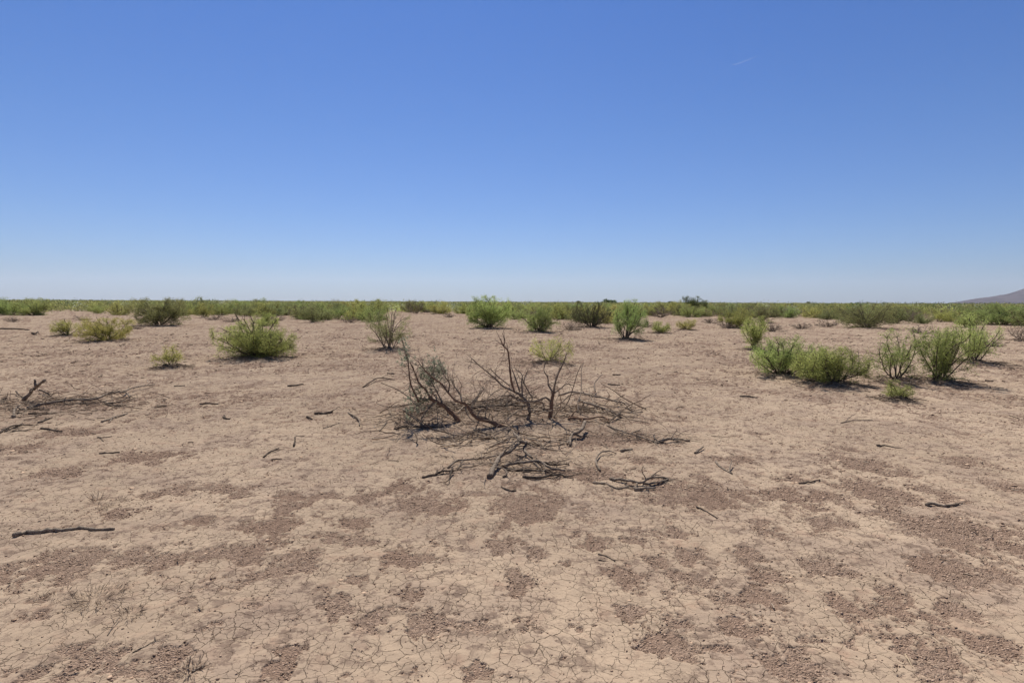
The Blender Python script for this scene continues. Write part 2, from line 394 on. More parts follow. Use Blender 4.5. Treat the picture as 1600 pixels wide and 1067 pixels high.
shrub_at(412, 510, 491, 46, 'rounded yellow-green shrub just behind the dense dark-stemmed shrub', 6, leaf='bright', nst=12, tilt=1.3, per=2.0, leafL=.09)
shrub_at(490, 504, 481, 38, 'upright olive shrub with pale bare base, left of the centre gap', 7, group=G2, leaf='olive', nst=10, tilt=.8, per=1.6, leafL=.10, low=.12)
shrub_at(527, 499, 478, 42, 'loose green shrub right of the upright olive shrub', 8, group=G2, leaf='green', nst=10, tilt=1.1, per=1.7, leafL=.11)
shrub_at(572, 500, 470, 66, 'broad yellow-green shrub with dark shaded base behind the bare-branched shrub', 9, group=G2, leaf='bright', nst=18, tilt=1.2, per=2.2, leafL=.11, stem_r=.03)
shrub_at(608, 547, 493, 66, 'half-bare shrub with grey forked branches and few olive leaves', 10, leaf='olive', nst=11, tilt=.8, nb1=8, nb2=3, per=1.6, leafL=.05, bare=6, stem='dead', stem_r=.014)
shrub_at(765, 513, 466, 66, 'tall rounded green shrub with a bare twig on top, centre of the belt', 11, group=G2, leaf='lime', nst=22, tilt=1.15, nb1=11, per=2.4, leafL=.085, bare=1, stem_r=.026, low=.15)
shrub_at(842, 519, 479, 62, 'green shrub right of the tall rounded one, light clump at its foot', 12, group=G2, leaf='green', nst=16, tilt=1.1, per=1.8, leafL=.085, stem_r=.02)
shrub_at(858, 569, 533, 70, 'bright yellow-green shrub behind the dead brush, thin in the middle', 13, leaf='yellow', nst=14, tilt=.95, nb1=6, nb2=3, per=1.3, leafL=.055, stem='dead', stem_r=.008)
shrub_at(925, 512, 474, 58, 'leafless dark grey shrub in front of the belt', 14, group=G2, leaf='deep', nst=26, tilt=1.0, nb1=10, nb2=5, leafy=.12, stem_r=.02, stem='dark', thin=3.2)
shrub_at(978, 531, 473, 62, 'tall feathery green shrub on a dark stem right of the leafless shrub', 15, leaf='lime', nst=15, tilt=.75, nb1=11, per=1.3, leafL=.07, low=0.2, stem_r=.02)
shrub_at(1030, 521, 505, 32, 'small low olive shrub, left one of a small pair', 16, leaf='bright', nst=12, tilt=1.1, per=1.8, leafL=.07, nb1=6)
shrub_at(1072, 516, 502, 30, 'small low green shrub, right one of a small pair', 17, leaf='bright', nst=12, tilt=1.1, per=1.8, leafL=.08, nb1=6)
shrub_at(1086, 491, 465, 36, 'dark green upright shrub rising above the horizon', 18, group=G2, leaf='deep', nst=14, tilt=.9, nb1=9, per=2.4, leafL=.16, stem_r=.05, up=.12)
shrub_at(1148, 513, 484, 46, 'yellow-green shrub behind the feathery upright shrub on the right', 19, group=G2, leaf='bright', nst=14, tilt=1.1, per=2.0, leafL=.09)
shrub_at(1177, 548, 500, 40, 'upright feathery green shrub left of the bright pair', 20, leaf='lime', nst=14, tilt=.7, nb1=10, per=1.5, leafL=.06, low=0.15)
shrub_at(1222, 588, 533, 104, 'bright green spreading shrub, left of a touching pair', 21, leaf='lime', nst=28, tilt=1.2, up=.14, nb1=9, nb2=4, per=1.35, leafL=.05, bare=2, stem_r=.012, low=0.1)
shrub_at(1294, 602, 548, 108, 'bright green dense low shrub, right of a touching pair', 22, leaf='lime', nst=28, tilt=1.2, up=.14, nb1=10, nb2=4, per=1.35, leafL=.05, stem_r=.012, low=0.08)
shrub_at(1400, 597, 519, 84, 'open airy green shrub with visible stems beside the denser one', 23, leaf='lime', nst=9, tilt=.95, nb1=10, nb2=4, per=1.15, leafL=.05, stem_r=.014, low=0.2)
shrub_at(1466, 598, 517, 92, 'full feathery green shrub on several thin stems, right side', 24, leaf='lime', nst=15, tilt=.9, nb1=11, nb2=5, per=1.3, leafL=.05, stem_r=.014, low=0.1)
shrub_at(1522, 567, 496, 76, 'tall green shrub behind and right of the full feathery one', 25, leaf='lime', nst=12, tilt=.85, nb1=10, nb2=4, per=0.95, leafL=.06, stem_r=.016, low=0.1)
shrub_at(1400, 625, 601, 46, 'small ground-hugging green shrub in front of the open airy one', 26, leaf='lime', nst=14, tilt=1.2, nb1=6, nb2=3, per=1.7, leafL=.035, stem_r=.006)
shrub_at(1352, 513, 478, 100, 'wide tangled shrub with dark branches showing, right of centre', 27, group=G2, leaf='olive', nst=24, tilt=1.1, nb1=9, nb2=4, per=1.0, leafL=.09, stem_r=.022, thin=2.2, bare=4)
shrub_at(1420, 503, 480, 60, 'leafless brown shrub between two green ones on the right', 28, group=G2, nst=20, tilt=.95, nb1=8, nb2=4, leafy=0, stem='dead', stem_r=.02, thin=3.0)
shrub_at(1468, 503, 485, 46, 'bright rounded shrub right of the leafless brown shrub', 29, group=G2, leaf='bright', nst=14, tilt=1.2, per=2.1, leafL=.10)
shrub_at(1562, 508, 478, 100, 'broad dense green shrub at the right edge of the belt', 30, group=G2, leaf='green', nst=26, tilt=1.15, nb1=10, per=2.2, leafL=.10, stem_r=.025)
shrub_at(1598, 533, 507, 50, 'leafless grey shrub cut by the right edge of the photo', 31, nst=14, tilt=1.0, nb1=8, nb2=3, leafy=0, stem='dead', stem_r=.012, thin=1.8)
shrub_at(14, 493, 467, 54, 'dense dark green shrub at the far left edge', 32, group=G2, leaf='green', nst=20, tilt=1.15, per=2.4, leafL=.13, stem_r=.03)
shrub_at(52, 493, 468, 48, 'dense green shrub second from the left edge', 33, group=G2, leaf='green', nst=18, tilt=1.1, per=2.3, leafL=.13, stem_r=.03)
shrub_at(153, 490, 473, 34, 'short round green shrub in the belt left of the vase-shaped one', 34, group=G2, leaf='green', nst=12, tilt=1.1, per=2.0, leafL=.13)
shrub_at(196, 510, 501, 24, 'very low yellow plant beside the vase-shaped olive shrub', 35, leaf='yellow', nst=9, tilt=1.2, nb1=5, nb2=2, per=1.3, leafL=.07, stem_r=.008)
shrub_at(318, 496, 475, 36, 'yellow-green shrub right of the vase-shaped olive shrub', 36, group=G2, leaf='bright', nst=12, tilt=1.05, per=1.6, leafL=.12)
shrub_at(381, 495, 480, 30, 'small dull green shrub behind the rounded yellow-green one', 37, group=G2, leaf='olive', nst=10, tilt=1.0, per=1.5, leafL=.12)
shrub_at(650, 490, 472, 34, 'half-leafless brown shrub at the centre gap', 38, group=G2, leaf='olive', nst=14, tilt=1.0, nb1=8, nb2=3, per=.5, leafL=.11, stem='dead', stem_r=.03, thin=4)
shrub_at(685, 491, 473, 40, 'yellow-green shrub right of the half-leafless brown one', 39, group=G2, leaf='bright', nst=12, tilt=1.2, per=1.9, leafL=.13)
shrub_at(1190, 505, 480, 60, 'pale branching shrub with thin leaves behind the upright feathery one', 40, group=G2, leaf='olive', nst=16, tilt=1.05, per=1.1, leafL=.10, stem='dead', stem_r=.022, thin=2.5)
shrub_at(1510, 512, 488, 50, 'loose green shrub half hidden behind the tall right-hand shrub', 41, group=G2, leaf='green', nst=14, tilt=1.0, per=1.7, leafL=.09)

# ------------------------------------------------------------------ ground sheet (polar grid, finest towards the view)
def build_ground():
    az = np.concatenate([np.linspace(-180, -49, 45, endpoint=False), np.linspace(-49, 49, 1000), np.linspace(49, 180, 46)[1:-1]])
    az = np.radians(az); v = np.linspace(.76, .02, 640)
    r = np.concatenate([np.linspace(.25, 1.6 / .76, 14)[:-1], 1.6 / v, np.geomspace(80, 14000, 40)[1:]])
    A, Rr = np.meshgrid(az, r); x = (np.sin(A) * Rr).ravel(); y = (np.cos(A) * Rr).ravel()
    d = np.hypot(x, y); z = ground_h(x, y)
    pf = np.zeros_like(x); q = d < 150; pf[q] = patch_field(x[q], y[q]); pf[~q] = .45
    lt = np.zeros_like(x); lt[q] = litter_field(x[q], y[q]); lt[~q] = .3
    n = d < 40; xx, yy, pp = x[n], y[n], pf[n]
    fade = 1 - sstep(14, 40, d[n])
    z[n] += (-.008 * pp + .007 * fbm(xx * 9, yy * 9, 71, 3) * (1 - pp * .5) + .007 * pp * fbm(xx * 30, yy * 26, 81, 2)) * fade
    ra, ca = len(r), len(az)
    i = np.arange(ra - 1)[:, None] * ca; j = np.arange(ca)[None, :]; j2 = (j + 1) % ca
    f = np.stack([i + j, i + ca + j, i + ca + j2, i + j2], -1).reshape(-1, 4)
    mb = MB(); mb.add(np.stack([x, y, z], 1), f)
    c = len(x); mb.add([[0, 0, gz(0, 0)]], np.zeros((0, 4)))
    k = np.arange(ca); mb.f.append(np.stack([np.full(ca, c), k, (k + 1) % ca, (k + 1) % ca], 1).astype(np.int32)[:, [0, 2, 1, 1]])
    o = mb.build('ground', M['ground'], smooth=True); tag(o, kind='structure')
    for nm, val in (('patch', pf), ('litter', lt)):
        a = o.data.attributes.new(nm, 'FLOAT', 'POINT'); a.data.foreach_set('value', np.append(val, 0).astype(np.float32))
build_ground()

for (name, label, cat, group, c, H, W, seed, k) in PEND:
    t = empty(name, (c.x, c.y, gz(c.x, c.y) - .01)); tag(t, label, cat, group)
    make_shrub(t, seed, H, W, **k)

# ------------------------------------------------------------------ dead wood: traced lines of (x, y, height) on the ground or (x, y) at a depth
RNG = np.random.default_rng(77)
def lie(mb, pts, wpx, taper=.55, lift=0.0, twigs=0, jit=.22):
    c = []
    for p in pts:
        h = p[2] if len(p) > 2 else 0
        c.append(P(p[0], p[1], h))
    D = c[0].y; r = wpx / 2 * D / FOC
    c = [np.array(q) + np.array([0, 0, r * .55 + lift]) for q in c]
    if len(c) == 2: c = [c[0], (c[0] + c[1]) / 2 + RNG.normal(size=3) * np.array([1, 1, .3]) * r * .8, c[1]]
    a, rr = smooth_line(c, np.linspace(r, r * taper, len(c)), 4, jit, RNG)
    mb.tube(a, rr, 7)
    for _ in range(twigs): twig(mb, a, r, z=-.12)
    return a
def twig(mb, a, r, lo=.2, L=None, z=.05, n=4, spread=.8, sub=1):
    p, t = at_u(a, RNG.uniform(lo, 1)); t = t / (np.linalg.norm(t) + 1e-9)
    d = t + RNG.normal(size=3) * spread; d[2] = d[2] * (.25 if z < 0 else 1) + z; d /= np.linalg.norm(d)
    ln = L or min(r * RNG.uniform(8, 22), RNG.uniform(.1, .26)); b = walk(RNG, p, d, ln, n, .28, .0)
    for q in b[1:]: q[2] = max(q[2], gz(q[0], q[1]) + .004)
    r0 = max(r * .42, .0022); mb.tube(b, np.linspace(r0, r0 * .4, len(b)), 4, False)
    if sub and RNG.random() < .7: twig(mb, b, r0 * 1.4, .3, ln * .55, z, 3, spread, sub - 1)
def stand(mb, pts, wpx, Y, taper=.4, dd=None, jit=.12):
    c = []
    for i, p in enumerate(pts):
        u = i / (len(pts) - 1); y = Y + (dd * u if dd else 0)
        c.append(np.array(Q(p[0], p[1], y)))
    r = wpx * .86 / 2 * Y / FOC
    a, rr = smooth_line(c, np.linspace(r, r * taper, len(c)), 4, jit, RNG); mb.tube(a, rr, 8); return a

def dead_shrub(label, base, branches, ntw, mat_main='bark', tw=(.10, .35), folds=(), twz=.05, twm=2.0, group='dead brush in the middle'):
    """branches: (part name, points, width px, depth change along it, twigs)"""
    b = P(*base); root = empty('dead_shrub', b); tag(root, label, 'dead shrub', group)
    tws = MB(); off = np.array(b); lines = []
    for (nm, pts, wpx, d0, dd, nt, mt) in branches:
        mb = MB(); a = stand(mb, pts, wpx, b.y + d0, .72 if nm == 'trunk' else .4, dd); lines.append(a)
        mb.v = [v - off.astype(np.float32) for v in mb.v]; mb.build(nm, M[mt], root, True)
        r = wpx / 2 * b.y / FOC
        for _ in range(int(nt * twm)): twig(tws, a, r * .55, .2, RNG.uniform(*tw), twz, 5, .85, 2)
    if tws.v:
        tws.v = [v - off.astype(np.float32) for v in tws.v]; tws.build('twigs', M['dead'], root)
    return root, b, lines
def leaf_clump(root, b, spots, m='grey', L=.036):
    for (px, py, dy, rad, n) in spots:
        lf = MB(); c = np.array(Q(px, py, b.y + dy)); pp, aa = [], []
        for _ in range(max(n // 7, 4)):
            e = c + RNG.normal(size=3) * rad * np.array([.55, .55, .95]); d = RNG.normal(size=3) * .5 + np.array([0, 0, .6]); d /= np.linalg.norm(d)
            w_ = walk(RNG, e, d, rad * .7, 3, .2, .1)
            for u in RNG.uniform(0, 1, 9):
                p, t = at_u(w_, u); pp.append(p - np.array(b)); aa.append(t / np.linalg.norm(t) + RNG.normal(size=3) * .6)
        n = len(pp); lf.leaves(np.array(pp), np.array(aa), RNG.uniform(.7, 1.3, n) * L, RNG.uniform(.8, 1.2, n) * L * .26, RNG)
        lf.build('foliage', M[m], root)

dead_shrub('short upright dead trunk with forked bare top, right in the dead brush', (859, 654), [
    ('trunk', [(859, 656), (860, 648), (862, 632), (864, 612)], 8.5, 0, 0, 0, 'bark'),
    ('branch', [(864, 613), (857, 602), (856, 590), (850, 579), (852, 565)], 3.4, 0, .1, 3, 'dead'),
    ('branch', [(865, 613), (867, 600), (872, 585), (878, 572), (885, 553)], 4.2, 0, -.12, 5, 'dead'),
    ('branch', [(866, 614), (877, 606), (886, 600), (898, 603)], 3.0, 0, .15, 3, 'dead'),
    ('branch', [(861, 628), (852, 621), (840, 626), (827, 627.5), (810, 625), (798, 617), (788, 619)], 4.4, 0, -.22, 6, 'dead'),
], 0)
dead_shrub('tallest dead branch rising from the back of the dead brush', (822, 656), [
    ('trunk', [(822, 661), (827, 647), (825, 632), (817, 620), (804, 612)], 6.5, 0, 0, 4, 'dead'),
    ('branch', [(804, 613), (799, 595), (797, 580), (796, 565), (793, 547), (786, 540), (782, 529)], 4.4, 0, .05, 5, 'bark'),
    ('branch', [(786, 540), (789, 532), (785, 521)], 2.4, .05, 0, 0, 'bark'),
    ('branch', [(805, 612), (787, 604), (772, 590), (760, 580), (750, 572), (737, 560)], 3.6, 0, -.15, 9, 'dead'),
    ('branch', [(797, 603), (780, 590), (766, 576)], 2.4, 0, -.1, 4, 'dead'),
    ('branch', [(817, 621), (815, 600), (816, 587), (810, 578)], 3.2, 0, .15, 4, 'dead'),
    ('branch', [(818, 600), (820, 590), (826, 575)], 2.6, .05, .1, 2, 'dead'),
    ('branch', [(832, 622), (822, 605), (816, 590)], 2.8, .1, 0, 2, 'dead'),
    ('branch', [(812, 612), (805, 590), (799, 574)], 2.8, 0, .1, 4, 'dead'),
], 0)
dead_shrub('thick dead limb arching left from the middle of the dead brush', (788, 667), [
    ('trunk', [(790, 669), (776, 663), (762, 657), (744, 652), (733, 638), (725, 629)], 8.5, 0, -.05, 4, 'bark'),
    ('branch', [(725, 630), (712, 626), (699, 612), (691, 601), (674, 588), (661, 575), (656, 569)], 4.4, -.05, .1, 12, 'bark'),
    ('branch', [(701, 613), (702, 599), (695, 588), (689, 574)], 3.0, .0, .1, 7, 'dead'),
    ('branch', [(722, 629), (718, 614), (708, 601), (704, 590)], 3.0, -.05, .25, 8, 'dead'),
    ('branch', [(733, 640), (742, 628), (748, 616), (752, 605)], 2.8, -.05, .2, 6, 'dead'),
    ('branch', [(745, 652), (752, 640), (770, 634), (786, 633)], 2.6, -.05, .2, 5, 'dead'),
], 0, twm=2.6)
r_, b_, _l = dead_shrub('leaning brown trunk with grey-green sprigs at the left of the dead brush', (718, 659), [
    ('trunk', [(720, 662), (708, 648), (695, 635), (680, 627), (671, 620)], 9.5, 0, 0, 3, 'bark'),
    ('branch', [(672, 621), (665, 609), (654, 597), (648, 582), (641, 566)], 4.6, 0, .1, 7, 'bark'),
    ('branch', [(655, 628), (650, 618), (642, 601), (639, 579), (637, 562), (631, 541), (629, 531)], 3.8, -.1, .1, 5, 'bark'),
    ('branch', [(694, 636), (684, 615), (676, 600), (672, 588)], 3.2, 0, .2, 8, 'dead'),
    ('branch', [(680, 628), (668, 640), (660, 652), (655, 660)], 3.2, 0, -.2, 7, 'dead'),
    ('branch', [(671, 622), (655, 632), (640, 640), (625, 643)], 3.0, 0, .1, 8, 'dead'),
], 0, tw=(.10, .3), twm=2.6)
leaf_clump(r_, b_, [(631, 552, 0, .06, 150), (628, 564, 0, .05, 90), (640, 560, .0, .06, 40), (634, 537, 0, .04, 40), (677, 584, .25, .10, 720), (664, 590, .2, .08, 380), (688, 578, .25, .07, 260),
                    (670, 602, .2, .08, 150), (655, 622, 0, .06, 260), (645, 640, -.1, .09, 200), (668, 630, 0, .07, 160)])
# dark debris of fine twigs under the brush: lying branches, each a thing
FALL = [
 ('fallen_branch', 'long curved dead branch lying at the back right of the dead brush', [[(872, 619, .05), (892, 614, .1), (912, 615, .14), (925, 620, .12), (940, 622, .1), (957, 627, .07), (975, 631, .05), (985, 642, .0)]], 3.6, 16, 'dead'),
 ('fallen_branch', 'straight dead branch sloping down right of the upright trunk', [[(905, 625, .1), (915, 630, .1), (937, 637, .07), (957, 645, .03), (969, 652, 0)]], 4, 12, 'dead'),
 ('fallen_branch', 'curved twig standing up from the back of the brush, right', [[(930, 613, .06), (929, 600, .15), (940, 586, .25)]], 2.4, 1, 'dead'),
 ('fallen_branch', 'short hooked branch at the right end of the dead brush', [[(969, 646, .05), (960, 653, .03), (950, 661, 0)]], 3, 3, 'dark'),
 ('fallen_branch', 'flat dead branch right of the upright trunk with a brown stub', [[(887, 655), (900, 654, .02), (915, 656, .02), (940, 652, .02), (952, 657)], [(888, 656, .0), (893, 650, .04), (900, 642, .10)]], 4.5, 6, 'bark'),
 ('fallen_branch', 'black forked stump piece in front of the upright trunk', [[(914, 660, .10), (907, 675, .07), (893, 682, .03), (891, 697, 0)], [(892, 684, .03), (886, 695, 0)], [(897, 680, .04), (905, 683, .0)]], 5.5, 5, 'dead'),
 ('fallen_branch', 'long thin twiggy branch trailing right of the dead brush', [[(948, 665), (970, 674, .02), (992, 680, .02), (1014, 688, .01), (1031, 693)], [(985, 678, .02), (1000, 672, .05)]], 3, 18, 'dead'),
 ('fallen_branch', 'dark knotted branch at the far right end of the trailing twigs', [[(1030, 691), (1044, 687, .03), (1055, 687, .02), (1078, 690)], [(1022, 680, .06), (1028, 690, .01)]], 5, 4, 'dead'),
 ('fallen_branch', 'curved thin stick bent like a hook right of the front sticks', [[(938, 736), (931, 721, .02), (938, 708, .03), (951, 705, .03), (963, 709)]], 3.2, 1, 'dead'),
 ('fallen_branch', 'forked dead branch looping at its right end, front right of the brush', [[(953, 749), (970, 750, .02), (990, 754, .02), (1004, 755, .02), (1014, 748, .05), (1033, 747, .03), (1044, 749)], [(1004, 756), (1024, 755, .01), (1044, 749, .01)], [(926, 755), (948, 756, .01), (965, 764), (982, 760)], [(995, 757, .01), (990, 764, 0)]], 5, 6, 'dead'),
 ('stick', 'short thick dark stick just below the looped forked branch', [[(992, 767), (1007, 764, .01), (1024, 764)]], 5.5, 0, 'dead'),
 ('stick', 'short dark stick right of the hook-shaped stick', [[(970, 706), (988, 703)]], 5, 1, 'dead'),
 ('stick', 'short stick lying alone right of the knotted branch', [[(1086, 709), (1099, 699, .02)]], 4.6, 0, 'dead'),
 ('fallen_branch', 'thick broken log propped up at the front of the brush', [[(764, 747), (772, 733, .03), (781, 716, .07), (796, 707, .10), (811, 694, .13)], [(811, 694, .13), (810, 686, .17), (802, 677, .2)], [(811, 693, .13), (823, 694, .09), (819, 705, .05), (832, 718, .01)]], 9, 5, 'dead'),
 ('fallen_branch', 'curved grey branch in the front stack of sticks, topmost', [[(785, 730, .01), (802, 726, .03), (834, 722, .06), (847, 724, .06), (862, 733, .03), (883, 736, .01)], [(834, 724, .05), (847, 736, .01)]], 5.5, 5, 'dead'),
 ('fallen_branch', 'thin branch pointing right from the front stack of sticks', [[(849, 723, .06), (864, 727, .03), (889, 725, .01)]], 3.6, 3, 'dark'),
 ('fallen_branch', 'straight dark stick under the curved grey branch', [[(790, 735), (830, 736, .01), (864, 738, .01)]], 4, 5, 'dark'),
 ('fallen_branch', 'flat dark branch lying lowest in the front stack of sticks', [[(817, 746), (840, 747, .01), (874, 742, .01), (884, 746)]], 5, 6, 'dark'),
 ('stick', 'small curled grey stick at the left of the front stack', [[(786, 746), (792, 740, .02), (787, 734, .04)]], 3, 0, 'dead'),
 ('fallen_branch', 'dark knobbly branch on the ground, front left of the brush', [[(660, 747), (679, 743), (690, 737, .02), (709, 737)], [(707, 732, .05), (702, 750)]], 5, 6, 'dark'),
 ('fallen_branch', 'long thin branch reaching left from the propped log', [[(700, 732), (713, 721, .03), (730, 719, .03), (762, 715, .04), (783, 711, .06)], [(724, 719, .03), (715, 734)]], 3.6, 6, 'dead'),
 ('stick', 'thin straight stick beside the knobbly front left branch', [[(715, 730), (743, 729)]], 3, 2, 'dead'),
 ('stick', 'small dark stick lying just below the front stack', [[(783, 761), (796, 767), (807, 767)]], 3.2, 1, 'dark'),
 ('fallen_branch', 'fallen branch sloping down at the left foot of the dead brush', [[(631, 641, .14), (646, 652, .08), (661, 665, .02), (680, 667, .01), (695, 665)]], 4, 8, 'dead'),
 ('fallen_branch', 'dark branch lying flat at the left end of the dead brush', [[(616, 671), (630, 668, .02), (648, 668, .02), (670, 668)], [(618, 660, .05), (630, 668, .0)]], 3.6, 10, 'dark'),
 ('fallen_branch', 'dark branch lying across the back of the dead brush', [[(735, 640, .03), (760, 636, .03), (790, 634, .04), (822, 636, .03)]], 5, 12, 'dark'),
 ('fallen_branch', 'crooked dark branch in the shade behind the tallest dead branch', [[(770, 628, .02), (786, 625, .05), (800, 629, .03), (818, 622, .03)]], 4.5, 10, 'dark'),
 ('fallen_branch', 'thin grey branch low in front of the arching limb', [[(740, 672), (765, 680, .01), (780, 690, .0)], [(765, 680, .01), (752, 690, 0)]], 2.6, 8, 'dead'),
 ('stick', 'slim pale grey stick standing off left of the dead brush', [[(593, 674), (599, 667), (605, 658, .02)]], 3, 1, 'dead'),
 # left pile
 ('fallen_branch', 'thick broken branch leaning up from the pile at the left edge', [[(37, 627), (50, 612, .16), (70, 596, .36)], [(57, 604, .26), (54, 594, .36)]], 6.5, 3, 'dead'),
 ('fallen_branch', 'long dead branch stretching right along the left pile', [[(42, 638), (75, 631, .03), (112, 626, .05), (150, 624, .05), (170, 616, .09), (195, 614, .06), (203, 622, .01)], [(192, 614, .06), (207, 607, .06), (242, 601, .03)]], 4.6, 14, 'dead'),
 ('fallen_branch', 'short tangled branch at the right end of the left pile', [[(162, 628), (172, 634), (186, 635)], [(165, 631, .02), (185, 629, .03), (205, 624, .01)]], 3.6, 6, 'dark'),
 ('fallen_branch', 'bent branch standing at the front of the left pile', [[(22, 653), (23, 641, .06), (31, 634, .1)]], 4.6, 3, 'dead'),
 ('stick', 'thin straight stick at the foot of the left pile', [[(30, 640), (70, 639)]], 3, 4, 'dark'),
 ('stick', 'thin dark stick lying just in front of the left pile', [[(45, 647), (71, 647)]], 3, 3, 'dark'),
 ('fallen_branch', 'thin forked branch behind the leaning one in the left pile', [[(62, 610, .05), (72, 614, .04), (80, 620)], [(25, 612, .05), (37, 622, 0)]], 3, 6, 'dark'),
 ('fallen_branch', 'bundle of dark broken branches at the left edge below the pile', [[(-4, 679), (15, 668, .02), (37, 664, .02)], [(8, 675), (35, 662, .01)], [(20, 674), (43, 673)]], 4, 6, 'dark'),
 ('fallen_branch', 'dark branch end entering at the left edge beside the pile', [[(-8, 630), (2, 626), (11, 622, .03)]], 4, 3, 'dark'),
 ('stick', 'short stick sloping up, right of the left edge bundle', [[(60, 661), (82, 653)]], 3.4, 0, 'dark'),
 ('stick', 'flat dark stick right below the left edge bundle', [[(65, 670), (80, 672), (97, 675)]], 3.8, 0, 'dark'),
 ('stick', 'grey forked stick on the bare ground below the left pile', [[(159, 660), (175, 654, .01), (200, 646)], [(175, 655), (170, 661)]], 3.6, 1, 'dead'),
 ('stick', 'thin dark stick left of centre on pale crust above the crumbled patch', [[(155, 709), (172, 708), (187, 707)]], 3, 0, 'dark'),
 ('stick', 'tiny forked twig above the thin dark stick on the left', [[(152, 684), (165, 684), (175, 682)], [(154, 683), (162, 690)]], 2.4, 0, 'dark'),
 ('stick', 'thick brown log-like stick lying alone in the left foreground', [[(22, 838), (40, 834), (60, 833), (80, 830), (105, 829), (130, 826), (150, 829), (179, 828)]], 8, 0, 'dead'),
 ('stick', 'dark stick with a hooked end, right of the left pile', [[(312, 632), (328, 631), (341, 632)]], 3, 0, 'dark'),
 ('stick', 'small dark stick near the left pile, left of the hooked one', [[(242, 637), (260, 635)]], 3, 1, 'dark'),
 ('stick', 'short dark stick behind the left pile tip', [[(272, 604), (289, 603)]], 2.6, 0, 'dark'),
 ('stick', 'short thick dark stick below the dense dark-stemmed shrub', [[(449, 604), (460, 603), (474, 601)]], 3.2, 0, 'dark'),
 ('stick', 'black stub lying left of the brush, thickest of a scattered trio', [[(492, 647), (505, 647), (520, 644)]], 4.5, 1, 'dark'),
 ('stick', 'tiny black stub left of the thick black stub', [[(480, 652), (488, 656)]], 4, 0, 'dark'),
 ('stick', 'thin twig lying below the thick black stub', [[(505, 670), (517, 666), (530, 661)]], 2.2, 3, 'dead'),
 ('stick', 'bent pale grey twig right of the thick black stub', [[(544, 645), (560, 655, .02), (562, 666)]], 2.8, 2, 'dead'),
 ('fallen_branch', 'small forked branch on bare ground left of the leafy dead branch', [[(567, 606), (580, 597, .03), (592, 591, .04), (617, 594)]], 2.6, 4, 'dark'),
 ('stick', 'short dark stick above the small forked branch', [[(605, 584), (616, 585)]], 3, 0, 'dark'),
 ('stick', 'dark upright stub stuck in the ground left of the brush', [[(459, 698), (461, 690, .03), (461, 683, .06)]], 3.4, 1, 'dark'),
 ('stick', 'two-piece dark stick lying left of the front brush', [[(412, 715), (420, 708), (436, 701, .02)], [(424, 719), (440, 717)]], 3.2, 1, 'dark'),
 ('stick', 'small black stub on pale crust above the two-piece stick', [[(349, 652), (353, 655), (360, 655)], [(351, 654), (350, 649, .02)]], 3.6, 0, 'dark'),
 ('stick', 'thin stick right of the bright yellow-green shrub, nearer one', [[(950, 601), (960, 602), (969, 602)]], 2.8, 0, 'dark'),
 ('stick', 'thin stick right of the bright yellow-green shrub, farther one', [[(957, 586), (970, 586)]], 2.4, 0, 'dark'),
 ('stick', 'thin dark stick on bare ground left of the bright shrub pair', [[(1156, 620), (1170, 620), (1183, 622)]], 2.8, 1, 'dark'),
 ('stick', 'tiny dark stick left of the ground-hugging shrub', [[(1354, 620), (1364, 621)]], 2.8, 0, 'dark'),
 ('stick', 'tiny dark stick right of the full feathery shrub', [[(1539, 595), (1552, 596)]], 2.6, 0, 'dark'),
 ('stick', 'short black stub on the right plain below the shrubs', [[(1370, 697), (1382, 696)]], 4, 1, 'dark'),
 ('fallen_branch', 'thin pale forked twig lying below the bright shrub pair', [[(1314, 661), (1335, 657, .01), (1364, 657)], [(1320, 660), (1328, 652, .04), (1338, 646, .06)]], 1.8, 3, 'dead'),
 ('stick', 'grey forked stick right of the brush, forking upward', [[(1118, 722), (1128, 732), (1144, 741)], [(1140, 739), (1141, 728, .03), (1144, 720, .05)]], 4, 0, 'dead'),
 ('stick', 'thin straight dark stick pointing down right, foreground right of centre', [[(1088, 792), (1104, 800), (1121, 810)]], 3, 0, 'dark'),
 ('stick', 'thin knobbly stick on the right above a crumbled patch', [[(1248, 756), (1262, 754, .01), (1281, 750)]], 3.2, 1, 'dark'),
 ('stick', 'thick grey stick with knotted left end, right foreground', [[(1447, 790), (1457, 788, .01), (1470, 791), (1484, 791), (1498, 788)]], 5.5, 1, 'dead'),
 ('stick', 'pair of short dark splinters in the middle foreground', [[(935, 866), (948, 870), (961, 877)], [(935, 875), (950, 877)]], 3, 1, 'dark'),
 ('stick', 'thin pale forked twig in the left foreground beside dry grass', [[(168, 993), (178, 976, .01), (188, 962, .02)], [(179, 975), (173, 964, .03)]], 2, 1, 'dead'),
 ('stick', 'single white straw stalk in the right foreground', [[(1414, 1022), (1419, 1030), (1426, 1043)]], 1.8, 0, 'straw'),
 ('stick', 'short stubby dark twig near the bottom left', [[(208, 1020), (218, 1014), (228, 1010)]], 3, 1, 'dark'),
 ('stick', 'black broken stub near the bottom left with pale shreds', [[(300, 1050), (308, 1046), (318, 1042)], [(294, 1043), (298, 1026, .05)]], 4, 2, 'dead'),
 ('fallen_branch', 'thin dead branch on the ground far left before the scrub', [[(-10, 514), (20, 514, .03), (46, 516)]], 2.4, 5, 'dark'),
 ('stick', 'small black upright stub far left, right of the thin dead branch', [[(50, 521), (56, 522, .05), (59, 519, .12)]], 3, 2, 'dark'),
]
